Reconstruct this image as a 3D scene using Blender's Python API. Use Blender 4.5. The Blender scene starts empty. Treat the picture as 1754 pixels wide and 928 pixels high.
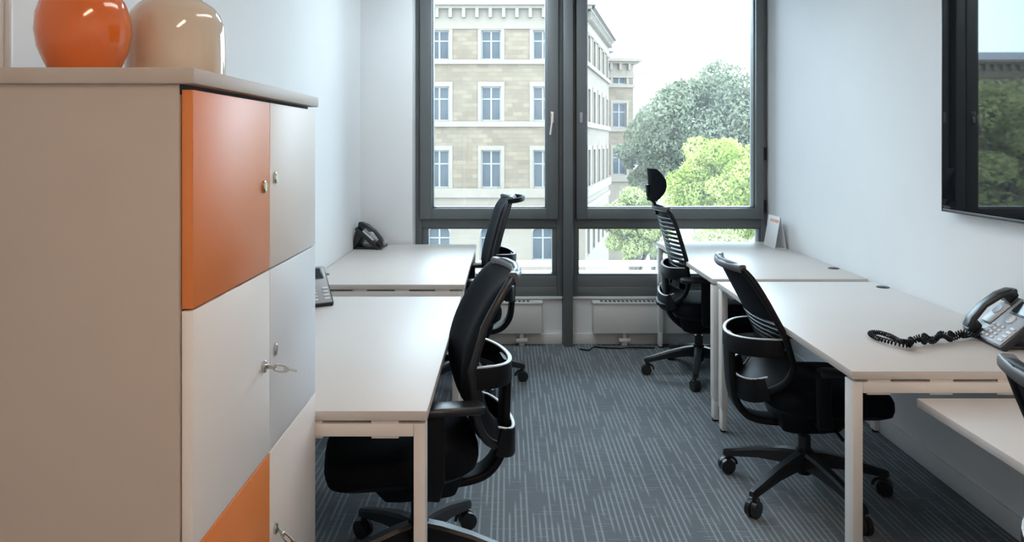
import bpy, bmesh, math, random
import numpy as np
from mathutils import Vector, Matrix

random.seed(7)
SC = bpy.context.scene
COL = SC.collection
PI = math.pi

# ------------------------------------------------------------------ camera
F_PX, CX, HOR = 1260.0, 868.0, 245.0          # focal length, principal point in 1754x928 pixels
cam_d = bpy.data.cameras.new('camera')
cam_d.sensor_width = 36.0
cam_d.lens = F_PX * 36.0 / 1754.0
cam_d.shift_x = (877.0 - CX) / 1754.0
cam_d.shift_y = -(464.0 - HOR) / 1754.0
cam_d.clip_start = 0.05
cam_d.clip_end = 1000
cam = bpy.data.objects.new('camera', cam_d)
cam.location = (0, 0, 1.42)
cam.rotation_euler = (PI / 2, 0, 0)
COL.objects.link(cam)
SC.camera = cam

# ------------------------------------------------------------------ world, exposure
SKY_STRENGTH = 6.2
w = bpy.data.worlds.new('overcast_sky')
SC.world = w
w.use_nodes = True
wn = w.node_tree
wn.nodes.clear()
wo = wn.nodes.new('ShaderNodeOutputWorld')
bg = wn.nodes.new('ShaderNodeBackground')
bg.inputs['Color'].default_value = (0.78, 1.0, 1.20, 1)
bg.inputs['Strength'].default_value = SKY_STRENGTH
wn.links.new(bg.outputs[0], wo.inputs[0])

# light portal in the window opening: no light of its own, it only guides sampling of the sky
pl = bpy.data.lights.new('window_portal', 'AREA')
pl.shape = 'RECTANGLE'
pl.size, pl.size_y = 2.5, 2.2
pl.cycles.is_portal = True
po = bpy.data.objects.new('window_portal', pl)
po.location = (0.59, 5.33, 1.55)
po.rotation_euler = (-PI / 2, 0, 0)
COL.objects.link(po)

LAMP_WARM = (1.0, 0.95, 0.90)
LAMP_REAR = (1.0, 0.72, 0.52)
LAMP_COOL = (0.88, 1.0, 1.06)
LAMP_STRENGTH = 9.0

SC.view_settings.view_transform = 'Standard'
SC.view_settings.look = 'None'
SC.view_settings.exposure = 0.88
SC.view_settings.gamma = 1.0
SC.view_settings.use_curve_mapping = False
SC.cycles.use_denoising = True
SC.cycles.max_bounces = 8
SC.cycles.diffuse_bounces = 5
SC.cycles.glossy_bounces = 3
SC.cycles.transparent_max_bounces = 10
SC.cycles.use_adaptive_sampling = True
SC.cycles.adaptive_threshold = 0.02
SC.cycles.caustics_reflective = False
SC.cycles.caustics_refractive = False
SC.cycles.sample_clamp_indirect = 8.0

# ------------------------------------------------------------------ materials
MATS = {}


def lin(c):
    return tuple(((v / 255.0) / 12.92 if v <= 10 else (((v / 255.0) + 0.055) / 1.055) ** 2.4) for v in c)


def mat(name, color, rough=0.5, metal=0.0, var=0.04, scale=8.0, bump=0.0, bscale=200.0, spec=0.5,
        coat=0.0, trans=0.0, ior=1.5, stretch=None):
    """principled material with a little procedural colour variation and fine relief"""
    if name in MATS:
        return MATS[name]
    m = bpy.data.materials.new(name)
    m.use_nodes = True
    nt = m.node_tree
    b = nt.nodes['Principled BSDF']
    b.inputs['Roughness'].default_value = rough
    b.inputs['Metallic'].default_value = metal
    b.inputs['Specular IOR Level'].default_value = spec
    b.inputs['Coat Weight'].default_value = coat
    b.inputs['Coat Roughness'].default_value = 0.05
    b.inputs['Transmission Weight'].default_value = trans
    b.inputs['IOR'].default_value = ior
    tc = nt.nodes.new('ShaderNodeTexCoord')
    mp = nt.nodes.new('ShaderNodeMapping')
    nt.links.new(tc.outputs['Object'], mp.inputs['Vector'])
    if stretch:
        mp.inputs['Scale'].default_value = stretch
    nz = nt.nodes.new('ShaderNodeTexNoise')
    nz.inputs['Scale'].default_value = scale
    nz.inputs['Detail'].default_value = 4
    nt.links.new(mp.outputs[0], nz.inputs['Vector'])
    rp = nt.nodes.new('ShaderNodeValToRGB')
    lo = [max(0, c * (1 - var)) for c in color]
    hi = [min(1, c * (1 + var)) for c in color]
    rp.color_ramp.elements[0].position = 0.3
    rp.color_ramp.elements[1].position = 0.7
    rp.color_ramp.elements[0].color = (*lo, 1)
    rp.color_ramp.elements[1].color = (*hi, 1)
    nt.links.new(nz.outputs['Fac'], rp.inputs[0])
    nt.links.new(rp.outputs[0], b.inputs['Base Color'])
    if bump > 0:
        n2 = nt.nodes.new('ShaderNodeTexNoise')
        n2.inputs['Scale'].default_value = bscale
        n2.inputs['Detail'].default_value = 2
        nt.links.new(mp.outputs[0], n2.inputs['Vector'])
        bp = nt.nodes.new('ShaderNodeBump')
        bp.inputs['Strength'].default_value = bump
        bp.inputs['Distance'].default_value = 0.002
        nt.links.new(n2.outputs['Fac'], bp.inputs['Height'])
        nt.links.new(bp.outputs[0], b.inputs['Normal'])
    MATS[name] = m
    return m


def emission_mat(name, color, strength):
    m = bpy.data.materials.new(name)
    m.use_nodes = True
    nt = m.node_tree
    nt.nodes.clear()
    o = nt.nodes.new('ShaderNodeOutputMaterial')
    e = nt.nodes.new('ShaderNodeEmission')
    e.inputs[0].default_value = (*color, 1)
    e.inputs[1].default_value = strength
    nt.links.new(e.outputs[0], o.inputs[0])
    MATS[name] = m
    return m


def glass_mat(name, tint=(0.96, 0.98, 0.97), haze=0.05, ior=1.5):
    """clear window pane with fresnel reflection and a pale translucent veil standing in for glare haze"""
    m = bpy.data.materials.new(name)
    m.use_nodes = True
    nt = m.node_tree
    nt.nodes.clear()
    o = nt.nodes.new('ShaderNodeOutputMaterial')
    t = nt.nodes.new('ShaderNodeBsdfTransparent')
    t.inputs[0].default_value = (*tint, 1)
    g = nt.nodes.new('ShaderNodeBsdfGlossy')
    g.inputs['Roughness'].default_value = 0.0
    fr = nt.nodes.new('ShaderNodeFresnel')
    fr.inputs[0].default_value = ior
    mx = nt.nodes.new('ShaderNodeMixShader')
    nt.links.new(fr.outputs[0], mx.inputs[0])
    nt.links.new(t.outputs[0], mx.inputs[1])
    nt.links.new(g.outputs[0], mx.inputs[2])
    d = nt.nodes.new('ShaderNodeBsdfTranslucent')  # whitish layer that puts haze over the outdoor view into the pane
    d.inputs[0].default_value = (0.95, 0.97, 1.0, 1)
    nz = nt.nodes.new('ShaderNodeTexNoise')
    nz.inputs['Scale'].default_value = 1.6
    nz.inputs['Detail'].default_value = 3
    tc = nt.nodes.new('ShaderNodeTexCoord')
    nt.links.new(tc.outputs['Object'], nz.inputs['Vector'])
    ml = nt.nodes.new('ShaderNodeMath')
    ml.operation = 'MULTIPLY'
    ml.inputs[1].default_value = haze * 2
    nt.links.new(nz.outputs['Fac'], ml.inputs[0])
    m2 = nt.nodes.new('ShaderNodeMixShader')
    nt.links.new(ml.outputs[0], m2.inputs[0])
    nt.links.new(mx.outputs[0], m2.inputs[1])
    nt.links.new(d.outputs[0], m2.inputs[2])
    nt.links.new(m2.outputs[0], o.inputs[0])
    MATS[name] = m
    return m


def carpet_mat():
    m = bpy.data.materials.new('carpet')
    m.use_nodes = True
    nt = m.node_tree
    N, L = nt.nodes.new, nt.links.new
    b = nt.nodes['Principled BSDF']
    b.inputs['Roughness'].default_value = 0.85
    b.inputs['Specular IOR Level'].default_value = 0.25
    tc = N('ShaderNodeTexCoord')
    sp = N('ShaderNodeSeparateXYZ')
    L(tc.outputs['Object'], sp.inputs[0])

    def math_(op, a, bb=None, c=None):
        n = N('ShaderNodeMath')
        n.operation = op
        for i, v in enumerate((a, bb, c)):
            if v is None:
                continue
            if isinstance(v, (int, float)):
                n.inputs[i].default_value = v
            else:
                L(v, n.inputs[i])
        return n.outputs[0]

    def lines(coord, other, period, width, dash, thr):
        q = math_('DIVIDE', coord, period)
        fr = math_('FRACT', q)
        ix = math_('FLOOR', q)
        d = math_('ABSOLUTE', math_('SUBTRACT', fr, 0.5))
        line = N('ShaderNodeMapRange')
        line.interpolation_type = 'SMOOTHSTEP'
        line.inputs['From Min'].default_value = width
        line.inputs['From Max'].default_value = width * 0.4
        L(d, line.inputs['Value'])
        cv = N('ShaderNodeCombineXYZ')
        L(math_('MULTIPLY', ix, 3.17), cv.inputs[0])
        L(math_('DIVIDE', other, dash), cv.inputs[1])
        nz = N('ShaderNodeTexNoise')
        nz.inputs['Scale'].default_value = 1.0
        nz.inputs['Detail'].default_value = 1.0
        L(cv.outputs[0], nz.inputs['Vector'])
        gate = N('ShaderNodeMapRange')
        gate.interpolation_type = 'SMOOTHSTEP'
        gate.inputs['From Min'].default_value = thr
        gate.inputs['From Max'].default_value = thr + 0.12
        L(nz.outputs['Fac'], gate.inputs['Value'])
        return math_('MULTIPLY', line.outputs[0], gate.outputs[0])

    ly = lines(sp.outputs[0], sp.outputs[1], 0.0225, 0.24, 0.35, 0.40)
    lx = lines(sp.outputs[1], sp.outputs[0], 0.018, 0.18, 0.10, 0.52)
    lx = math_('MULTIPLY', lx, 0.6)
    tot = math_('MINIMUM', math_('ADD', ly, lx), 1.0)
    nz = N('ShaderNodeTexNoise')
    nz.inputs['Scale'].default_value = 420
    nz.inputs['Detail'].default_value = 2
    L(tc.outputs['Object'], nz.inputs['Vector'])
    n2 = N('ShaderNodeTexNoise')
    n2.inputs['Scale'].default_value = 1.2
    L(tc.outputs['Object'], n2.inputs['Vector'])
    speck = math_('MULTIPLY', math_('SUBTRACT', nz.outputs['Fac'], 0.5), 0.9)
    patch = math_('MULTIPLY', math_('SUBTRACT', n2.outputs['Fac'], 0.5), 0.3)
    fac = math_('ADD', math_('ADD', math_('MULTIPLY', tot, 0.42), speck), math_('ADD', patch, 0.24))
    rp = N('ShaderNodeValToRGB')
    rp.color_ramp.elements[0].color = (0.065, 0.080, 0.096, 1)
    rp.color_ramp.elements[1].color = (0.40, 0.445, 0.475, 1)
    L(fac, rp.inputs[0])
    L(rp.outputs[0], b.inputs['Base Color'])
    bp = N('ShaderNodeBump')
    bp.inputs['Strength'].default_value = 0.5
    bp.inputs['Distance'].default_value = 0.003
    L(nz.outputs['Fac'], bp.inputs['Height'])
    L(bp.outputs[0], b.inputs['Normal'])
    MATS['carpet'] = m
    return m


def stone_mat(name, c1, c2, mortar, bw=0.55, bh=0.24):
    m = bpy.data.materials.new(name)
    m.use_nodes = True
    nt = m.node_tree
    N, L = nt.nodes.new, nt.links.new
    b = nt.nodes['Principled BSDF']
    b.inputs['Roughness'].default_value = 0.9
    tc = N('ShaderNodeTexCoord')
    sp = N('ShaderNodeSeparateXYZ')
    L(tc.outputs['Object'], sp.inputs[0])
    cb = N('ShaderNodeCombineXYZ')
    ad = N('ShaderNodeMath')
    ad.operation = 'ADD'
    L(sp.outputs[0], ad.inputs[0])
    L(sp.outputs[1], ad.inputs[1])
    L(ad.outputs[0], cb.inputs[0])
    L(sp.outputs[2], cb.inputs[1])
    br = N('ShaderNodeTexBrick')
    br.inputs['Scale'].default_value = 1.0
    br.inputs['Brick Width'].default_value = bw
    br.inputs['Row Height'].default_value = bh
    br.inputs['Mortar Size'].default_value = 0.012
    br.inputs['Color1'].default_value = (*c1, 1)
    br.inputs['Color2'].default_value = (*c2, 1)
    br.inputs['Mortar'].default_value = (*mortar, 1)
    L(cb.outputs[0], br.inputs['Vector'])
    nz = N('ShaderNodeTexNoise')
    nz.inputs['Scale'].default_value = 0.8
    nz.inputs['Detail'].default_value = 5
    L(tc.outputs['Object'], nz.inputs['Vector'])
    mx = N('ShaderNodeMix')
    mx.data_type = 'RGBA'
    mx.blend_type = 'MULTIPLY'
    mx.inputs[0].default_value = 0.5
    rp = N('ShaderNodeValToRGB')
    rp.color_ramp.elements[0].position = 0.3
    rp.color_ramp.elements[0].color = (0.7, 0.68, 0.64, 1)
    rp.color_ramp.elements[1].position = 0.7
    rp.color_ramp.elements[1].color = (1, 1, 1, 1)
    L(nz.outputs['Fac'], rp.inputs[0])
    L(br.outputs['Color'], mx.inputs[6])
    L(rp.outputs[0], mx.inputs[7])
    L(mx.outputs[2], b.inputs['Base Color'])
    MATS[name] = m
    return m


def leaf_mat(name, c1, c2):
    m = bpy.data.materials.new(name)
    m.use_nodes = True
    nt = m.node_tree
    N, L = nt.nodes.new, nt.links.new
    nt.nodes.clear()
    o = N('ShaderNodeOutputMaterial')
    d = N('ShaderNodeBsdfDiffuse')
    t = N('ShaderNodeBsdfTranslucent')
    mx = N('ShaderNodeMixShader')
    mx.inputs[0].default_value = 0.4
    tc = N('ShaderNodeTexCoord')
    nz = N('ShaderNodeTexNoise')
    nz.inputs['Scale'].default_value = 1.3
    nz.inputs['Detail'].default_value = 5
    L(tc.outputs['Object'], nz.inputs['Vector'])
    rp = N('ShaderNodeValToRGB')
    rp.color_ramp.elements[0].position = 0.35
    rp.color_ramp.elements[1].position = 0.65
    rp.color_ramp.elements[0].color = (*c1, 1)
    rp.color_ramp.elements[1].color = (*c2, 1)
    L(nz.outputs['Fac'], rp.inputs[0])
    L(rp.outputs[0], d.inputs[0])
    L(rp.outputs[0], t.inputs[0])
    L(d.outputs[0], mx.inputs[1])
    L(t.outputs[0], mx.inputs[2])
    L(mx.outputs[0], o.inputs[0])
    MATS[name] = m
    return m


M_WALL = mat('wall_paint', (0.83, 0.85, 0.865), 0.75, var=0.012, scale=3, bump=0.06, bscale=350)
M_CEIL = mat('ceiling_paint', (0.87, 0.87, 0.87), 0.8, var=0.01, scale=3)
M_CARPET = carpet_mat()
M_BASE = mat('baseboard_paint', (0.74, 0.75, 0.75), 0.5, var=0.02)
M_ALU = mat('window_aluminium', (0.135, 0.150, 0.155), 0.42, var=0.05, scale=4, spec=0.5)
M_ALU_D = mat('window_gasket', (0.012, 0.013, 0.014), 0.6)
M_PANE = glass_mat('window_glass', haze=0.016)
M_DESK = mat('desk_melamine', (0.645, 0.60, 0.565), 0.44, var=0.012, scale=5)
M_DESK_EDGE = M_DESK
M_FRAME = mat('desk_steel', (0.86, 0.82, 0.78), 0.4, var=0.02)
M_DARK = mat('dark_gap', (0.015, 0.015, 0.016), 0.7)
M_CAB = mat('cabinet_laminate', (0.53, 0.465, 0.415), 0.48, var=0.02, scale=4)
M_DOOR_L = mat('door_laminate_light', (0.86, 0.82, 0.79), 0.42, var=0.015, scale=4)
M_DOOR_B = mat('door_laminate_grey', (0.76, 0.81, 0.87), 0.40, var=0.015, scale=4)
M_DOOR_O = mat('door_laminate_orange', (0.78, 0.23, 0.045), 0.42, var=0.03, scale=4, spec=0.8)
M_CHROME = mat('chrome', (0.62, 0.61, 0.59), 0.22, metal=1.0, var=0.05)
M_BLACK = mat('black_plastic', (0.006, 0.007, 0.009), 0.5, var=0.15, bump=0.05, spec=0.22)
M_BLACK_G = mat('grey_black_plastic', (0.014, 0.015, 0.018), 0.34, var=0.1)
M_RAIL = mat('grey_rail_plastic', (0.11, 0.115, 0.12), 0.4, var=0.05)
M_FABRIC = mat('black_fabric', (0.006, 0.008, 0.012), 0.85, spec=0.15, var=0.25, scale=60, bump=0.5, bscale=900)
M_MESH = mat('black_mesh', (0.005, 0.007, 0.011), 0.75, spec=0.15, var=0.3, scale=120, bump=0.6, bscale=1200)
M_RAD = mat('radiator_enamel', (0.72, 0.72, 0.70), 0.4, var=0.02)
M_PHONE = mat('phone_black', (0.020, 0.022, 0.025), 0.32, var=0.1)
M_PHONE_S = mat('phone_silver', (0.36, 0.38, 0.41), 0.4, var=0.05)
M_PHONE_L = mat('phone_light', (0.62, 0.65, 0.68), 0.35, var=0.03)
M_KEYS = mat('phone_key', (0.66, 0.68, 0.70), 0.4, var=0.03)
M_SCREEN = mat('phone_screen', (0.02, 0.03, 0.03), 0.12)
M_ORANGE = mat('orange_glaze', (0.78, 0.17, 0.025), 0.12, var=0.06, scale=6, coat=0.6)
M_BEIGE = mat('beige_glass', (0.78, 0.66, 0.52), 0.08, var=0.03, scale=5, coat=0.8, trans=0.1)
M_SMOKE = mat('smoky_rim', (0.10, 0.085, 0.075), 0.1, coat=0.5)
M_TV = mat('screen_glass', (0.010, 0.010, 0.012), 0.02, spec=0.5, ior=1.75, var=0.0)
M_PAPER = mat('paper', (0.84, 0.85, 0.87), 0.8, var=0.01)
M_PAPER_O = mat('paper_orange_print', (0.80, 0.40, 0.25), 0.8, var=0.2, scale=60)
M_STONE = stone_mat('sandstone', (0.140, 0.102, 0.064), (0.098, 0.068, 0.042), (0.085, 0.060, 0.038))
M_STONE_W = stone_mat('pale_stone', (0.165, 0.128, 0.094), (0.152, 0.118, 0.087), (0.14, 0.11, 0.082), 1.1, 0.5)
M_TRIM = mat('stone_trim', (0.150, 0.118, 0.088), 0.9, var=0.06, scale=2)
M_HWIN = mat('house_window_frame', (0.15, 0.14, 0.13), 0.5)
M_HPANE = mat('house_window_pane', (0.035, 0.040, 0.044), 0.4, spec=0.15, var=0.3, scale=0.7)
M_FARB = mat('far_render', (0.25, 0.25, 0.25), 0.9, var=0.03, scale=0.05)
M_ROOF = mat('roof_slate', (0.22, 0.22, 0.24), 0.8)
M_ROAD = mat('street', (0.30, 0.30, 0.30), 0.9, var=0.1, scale=0.3)
M_BARK = mat('bark', (0.10, 0.08, 0.06), 0.9, var=0.3, scale=6)
M_LEAF_D = leaf_mat('leaf_dusky', (0.100, 0.112, 0.068), (0.180, 0.188, 0.125))
M_LEAF_B = leaf_mat('leaf_bright', (0.20, 0.245, 0.055), (0.36, 0.37, 0.13))
M_LEAF_M = leaf_mat('leaf_mid', (0.21, 0.235, 0.095), (0.36, 0.36, 0.18))
M_WHITE = mat('white_metal', (0.78, 0.78, 0.77), 0.5)
M_TEAL = mat('teal_paint', (0.10, 0.40, 0.40), 0.5)
M_BLUE = mat('bridge_steel', (0.16, 0.20, 0.26), 0.6)


# ------------------------------------------------------------------ mesh helpers
def box(x0, x1, y0, y1, z0, z1):
    v = [(x0, y0, z0), (x1, y0, z0), (x1, y1, z0), (x0, y1, z0),
         (x0, y0, z1), (x1, y0, z1), (x1, y1, z1), (x0, y1, z1)]
    f = [(0, 3, 2, 1), (4, 5, 6, 7), (0, 1, 5, 4), (1, 2, 6, 5), (2, 3, 7, 6), (3, 0, 4, 7)]
    return v, f


def join(*shapes):
    V, F = [], []
    for v, f in shapes:
        o = len(V)
        V += list(v)
        F += [tuple(i + o for i in q) for q in f]
    return V, F


def xf(shape, M):
    return [tuple(M @ Vector(p)) for p in shape[0]], shape[1]


def loft(rings, cap=True, loop=False):
    n = len(rings[0])
    V = [tuple(p) for r in rings for p in r]
    F = []
    m = len(rings)
    for i in range(m if loop else m - 1):
        a, b = i * n, ((i + 1) % m) * n
        for k in range(n):
            k2 = (k + 1) % n
            F.append((a + k, a + k2, b + k2, b + k))
    if cap and not loop:
        F.append(tuple(range(n - 1, -1, -1)))
        F.append(tuple((m - 1) * n + k for k in range(n)))
    return V, F


def sweep(path, profile, up=(0, 0, 1), closed=False, scales=None, cap=True):
    """profile: list of (side, up) offsets; swept along path"""
    P = [Vector(p) for p in path]
    n = len(P)
    up = Vector(up)
    rings = []
    for i in range(n):
        if closed:
            t = P[(i + 1) % n] - P[i - 1]
        else:
            t = P[min(i + 1, n - 1)] - P[max(i - 1, 0)]
        t.normalize()
        s = t.cross(up)
        if s.length < 1e-4:
            s = t.cross(Vector((1, 0.01, 0)))
        s.normalize()
        u = s.cross(t).normalized()
        k = scales[i] if scales else 1.0
        rings.append([P[i] + s * (a * k) + u * (b * k) for a, b in profile])
    return loft(rings, cap, closed)


def circle(r, n=10):
    return [(r * math.cos(2 * PI * k / n), r * math.sin(2 * PI * k / n)) for k in range(n)]


def rrect(w, h, r, n=3):
    """rounded rectangle profile"""
    pts = []
    for cx, cy, a0 in ((w / 2 - r, h / 2 - r, 0), (-w / 2 + r, h / 2 - r, 90), (-w / 2 + r, -h / 2 + r, 180),
                       (w / 2 - r, -h / 2 + r, 270)):
        for k in range(n + 1):
            a = math.radians(a0 + 90 * k / n)
            pts.append((cx + r * math.cos(a), cy + r * math.sin(a)))
    return pts


def tube(path, r, n=10, closed=False, up=(0, 0, 1), scales=None):
    return sweep(path, circle(r, n), up, closed, scales)


def cyl(c, r, h, axis='Z', n=20, r2=None):
    r2 = r if r2 is None else r2
    rings = []
    for rr, t in ((r, 0), (r2, h)):
        ring = []
        for k in range(n):
            a = 2 * PI * k / n
            p = (rr * math.cos(a), rr * math.sin(a), t)
            if axis == 'X':
                p = (p[2], p[0], p[1])
            elif axis == 'Y':
                p = (p[1], p[2], p[0])
            ring.append((c[0] + p[0], c[1] + p[1], c[2] + p[2]))
        rings.append(ring)
    return loft(rings)


def lathe(profile, n=40, c=(0, 0, 0)):
    rings = [[(c[0] + r * math.cos(2 * PI * k / n), c[1] + r * math.sin(2 * PI * k / n), c[2] + z) for k in range(n)]
             for r, z in profile]
    return loft(rings)


def make_mesh(name, shape, m, bevel=0.0, segs=2, smooth=True, angle=35):
    me = bpy.data.meshes.new(name)
    bm = bmesh.new()
    vs = [bm.verts.new(p) for p in shape[0]]
    for f in shape[1]:
        try:
            bm.faces.new([vs[i] for i in f])
        except ValueError:
            pass
    bmesh.ops.recalc_face_normals(bm, faces=bm.faces)
    if bevel > 0:
        ed = [e for e in bm.edges if len(e.link_faces) == 2 and e.calc_face_angle(0) > math.radians(40)]
        bmesh.ops.bevel(bm, geom=ed, offset=bevel, segments=segs, affect='EDGES', profile=0.5, clamp_overlap=True)
    bm.to_mesh(me)
    bm.free()
    if m is not None:
        me.materials.append(m)
    if smooth:
        me.polygons.foreach_set('use_smooth', [True] * len(me.polygons))
        me.set_sharp_from_angle(angle=math.radians(angle))
    return me


def place(name, me, parent=None, loc=(0, 0, 0), rz=0.0):
    o = bpy.data.objects.new(name, me)
    COL.objects.link(o)
    o.location = loc
    o.rotation_euler = (0, 0, rz)
    if parent is not None:
        o.parent = parent
    return o


def part(name, shape, m, parent=None, bevel=0.0, segs=2, smooth=True, angle=35):
    return place(name, make_mesh(name, shape, m, bevel, segs, smooth, angle), parent)


def tag(o, label=None, cat=None, group=None, kind=None):
    if label:
        o['label'] = label
    if cat:
        o['category'] = cat
    if group:
        o['group'] = group
    if kind:
        o['kind'] = kind
    return o


def thing(name, label, cat, loc=(0, 0, 0), rz=0.0, group=None):
    o = place(name, None, None, loc, rz)
    o.empty_display_size = 0.1
    return tag(o, label, cat, group)


def structure(name, shape, m, label, parent=None, bevel=0.0, cat=None):
    o = part(name, shape, m, parent, bevel)
    tag(o, label if parent is None else None, cat if parent is None else None, kind='structure' if parent is None else None)
    return o


def smoothstep(a, b, x):
    t = max(0.0, min(1.0, (x - a) / (b - a)))
    return t * t * (3 - 2 * t)


def interp(keys, v):
    """smooth (catmull-rom like, via cosine) interpolation of (v, value) keys"""
    if v <= keys[0][0]:
        return keys[0][1]
    n = len(keys)
    for i in range(n - 1):
        if v <= keys[i + 1][0]:
            x0, y0 = keys[i]
            x1, y1 = keys[i + 1]
            m0 = (keys[i + 1][1] - keys[max(i - 1, 0)][1]) / (keys[i + 1][0] - keys[max(i - 1, 0)][0])
            m1 = (keys[min(i + 2, n - 1)][1] - y0) / (keys[min(i + 2, n - 1)][0] - x0)
            h = x1 - x0
            t = (v - x0) / h
            return ((2 * t ** 3 - 3 * t ** 2 + 1) * y0 + (t ** 3 - 2 * t ** 2 + t) * h * m0 +
                    (-2 * t ** 3 + 3 * t ** 2) * y1 + (t ** 3 - t ** 2) * h * m1)
    return keys[-1][1]


# ================================================================== THE ROOM
XL, XR = -1.0, 1.84          # side walls
YN, YF = -1.9, 5.26          # wall behind the camera, window plane
ZC = 2.78

structure('floor', box(XL - .15, XR + .15, YN - .15, 5.40, -0.12, 0), M_CARPET,
          'dark blue grey carpet with fine dashed stripes', cat='floor')
structure('ceiling', box(XL - .15, XR + .15, YN - .15, 5.40, ZC, ZC + .12), M_CEIL, 'plain white office ceiling', cat='ceiling')
structure('wall_left', box(XL - .15, XL, YN, 5.40, 0, ZC), M_WALL, 'smooth white wall behind the cabinet and left desks', cat='wall')
structure('wall_right', box(XR, XR + .15, YN, 5.40, 0, ZC), M_WALL, 'smooth white wall carrying the dark screen', cat='wall')
structure('wall_near', box(XL - .15, XR + .15, YN - .15, YN, 0, ZC), M_WALL, 'plain white wall facing the window', cat='wall')
structure('wall_corner', box(XL, -0.645, 5.03, 5.40, 0, ZC), M_WALL, 'white wall pier between left wall and window', cat='wall', bevel=0.004)
wf = structure('wall_far', join(box(-0.645, XR, 5.215, 5.40, 0, 0.325), box(-0.645, XR, 5.215, 5.40, 2.66, ZC)), M_WALL,
               'white wall strip below and above the window', cat='wall')
structure('sill_ledge', box(-0.645, XR, 5.195, 5.30, 0.318, 0.336), M_BASE, '', parent=wf, bevel=0.003)
structure('baseboard_right', box(XR - .014, XR, YN, 5.20, 0, 0.085), M_BASE, 'low white baseboard along the right wall', cat='baseboard', bevel=0.004)
structure('baseboard_left', box(XL, XL + .014, YN, 5.03, 0, 0.085), M_BASE, 'low white baseboard along the left wall', cat='baseboard', bevel=0.004)
structure('baseboard_far', box(-0.645, XR - .014, 5.195, 5.215, 0, 0.075), M_BASE, 'low white baseboard under the radiators', cat='baseboard', bevel=0.003)
structure('trim_1', box(XL, XL + .012, 1.462, 1.474, 0, ZC), M_BASE, 'narrow vertical strip on the wall left of the orange vase', cat='trim', bevel=0.003)
tp = structure('trim_2', box(0.395, 0.462, 5.125, 5.32, 0, ZC), M_ALU, 'grey metal post between the two windows, reaching the floor', cat='post', bevel=0.004)
structure('groove', box(0.392, 0.4, 5.19, 5.20, 0, ZC), M_ALU_D, '', parent=tp)


def frame_loop(x0, x1, z0, z1, l, r, b, t, y0, y1):
    return join(box(x0, x0 + l, y0, y1, z0, z1), box(x1 - r, x1, y0, y1, z0, z1),
                box(x0 + l, x1 - r, y0, y1, z0, z0 + b), box(x0 + l, x1 - r, y0, y1, z1 - t, z1))


def window(n, label, X0, X1, sx0, sx1, gx0, gx1, lx0, lx1):
    """X0..X1 outer, sx sash outer, gx upper glass, lx lower glass"""
    r = place('window_%d' % n, None, None, ((X0 + X1) / 2, 5.26, 0.335))
    tag(r, label, 'window', kind='structure')
    inv = Matrix.Translation((-(X0 + X1) / 2, -5.26, -0.335))

    def wp(name, shape, m, parent=r, bevel=0.003):
        return part(name, xf(shape, inv), m, parent, bevel)
    zs0, zg0, zg1, zs1, zt = 0.885, 0.961, 2.56, 2.62, 2.66
    zl0, zl1 = 0.482, 0.823
    wp('outer_frame', join(box(X0, sx0 + .01, 5.20, 5.31, 0.336, zt), box(sx1 - .01, X1, 5.20, 5.31, 0.336, zt),
                           box(sx0 + .01, sx1 - .01, 5.20, 5.31, zs1 - .01, zt)), M_ALU)
    wp('transom', box(sx0 + .01, sx1 - .01, 5.20, 5.31, zl1, zs0 + .012), M_ALU)
    wp('bottom_panel', join(box(sx0 + .01, sx1 - .01, 5.21, 5.31, 0.336, zl0), box(sx0 + .01, sx1 - .01, 5.203, 5.215, 0.34, 0.40)), M_ALU)
    wp('gasket', frame_loop(sx0 - .004, sx1 + .004, zs0 - .004, zs1, .010, .010, .010, .010, 5.192, 5.203), M_ALU_D, bevel=0)
    s = wp('sash', join(frame_loop(sx0, sx1, zs0, zs1, gx0 - sx0, sx1 - gx1, zg0 - zs0, zs1 - zg1, 5.165, 5.27),
                        frame_loop(gx0 - .006, gx1 + .006, zg0 - .006, zg1 + .006, .014, .014, .014, .014, 5.20, 5.28)), M_ALU)
    wp('glass_pane', box(gx0 - .005, gx1 + .005, 5.248, 5.256, zg0 - .005, zg1 + .005), M_PANE, s, 0)
    lf = wp('lower_frame', frame_loop(sx0 + .01, sx1 - .01, zl0, zl1, lx0 - sx0 - .01, sx1 - .01 - lx1, .012, .012, 5.215, 5.30), M_ALU)
    wp('glass_pane', box(lx0 - .005, lx1 + .005, 5.262, 5.270, zl0 + .007, zl1 - .007), M_PANE, lf, 0)
    wp('outer_sill', box(X0, X1, 5.31, 5.50, 0.452, 0.470), M_WHITE)
    return r, s, wp


w1, s1, wp1 = window(1, 'tall grey framed window on the left, looking onto the sandstone house', -0.645, 0.395, -0.61, 0.363, -0.526, 0.28, -0.555, 0.322)
h = wp1('handle', join(box(0.306, 0.332, 5.157, 5.166, 1.56, 1.64), cyl((0.319, 5.118, 1.615), 0.008, 0.045, 'Y', 12)), M_CHROME, s1, 0.002)
wp1('lever', sweep([(0.319, 5.118, 1.62), (0.315, 5.116, 1.57), (0.304, 5.114, 1.49), (0.302, 5.114, 1.478)], rrect(.012, .016, .004), (0, 1, 0)), M_WHITE, h, 0)
w2, s2, wp2 = window(2, 'wide grey framed window on the right, looking onto the trees', 0.462, 1.84, 0.489, 1.806, 0.564, 1.752, 0.512, 1.782)
wp2('lock_cover', join(box(0.512, 0.534, 5.157, 5.166, 1.56, 1.635)), M_PHONE_S, s2, 0.004)
for z in (0.93, 1.30):
    wp2('hinge', cyl((1.815, 5.175, z), 0.012, 0.09, 'Z', 12), M_BLACK, s2, 0)


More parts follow.
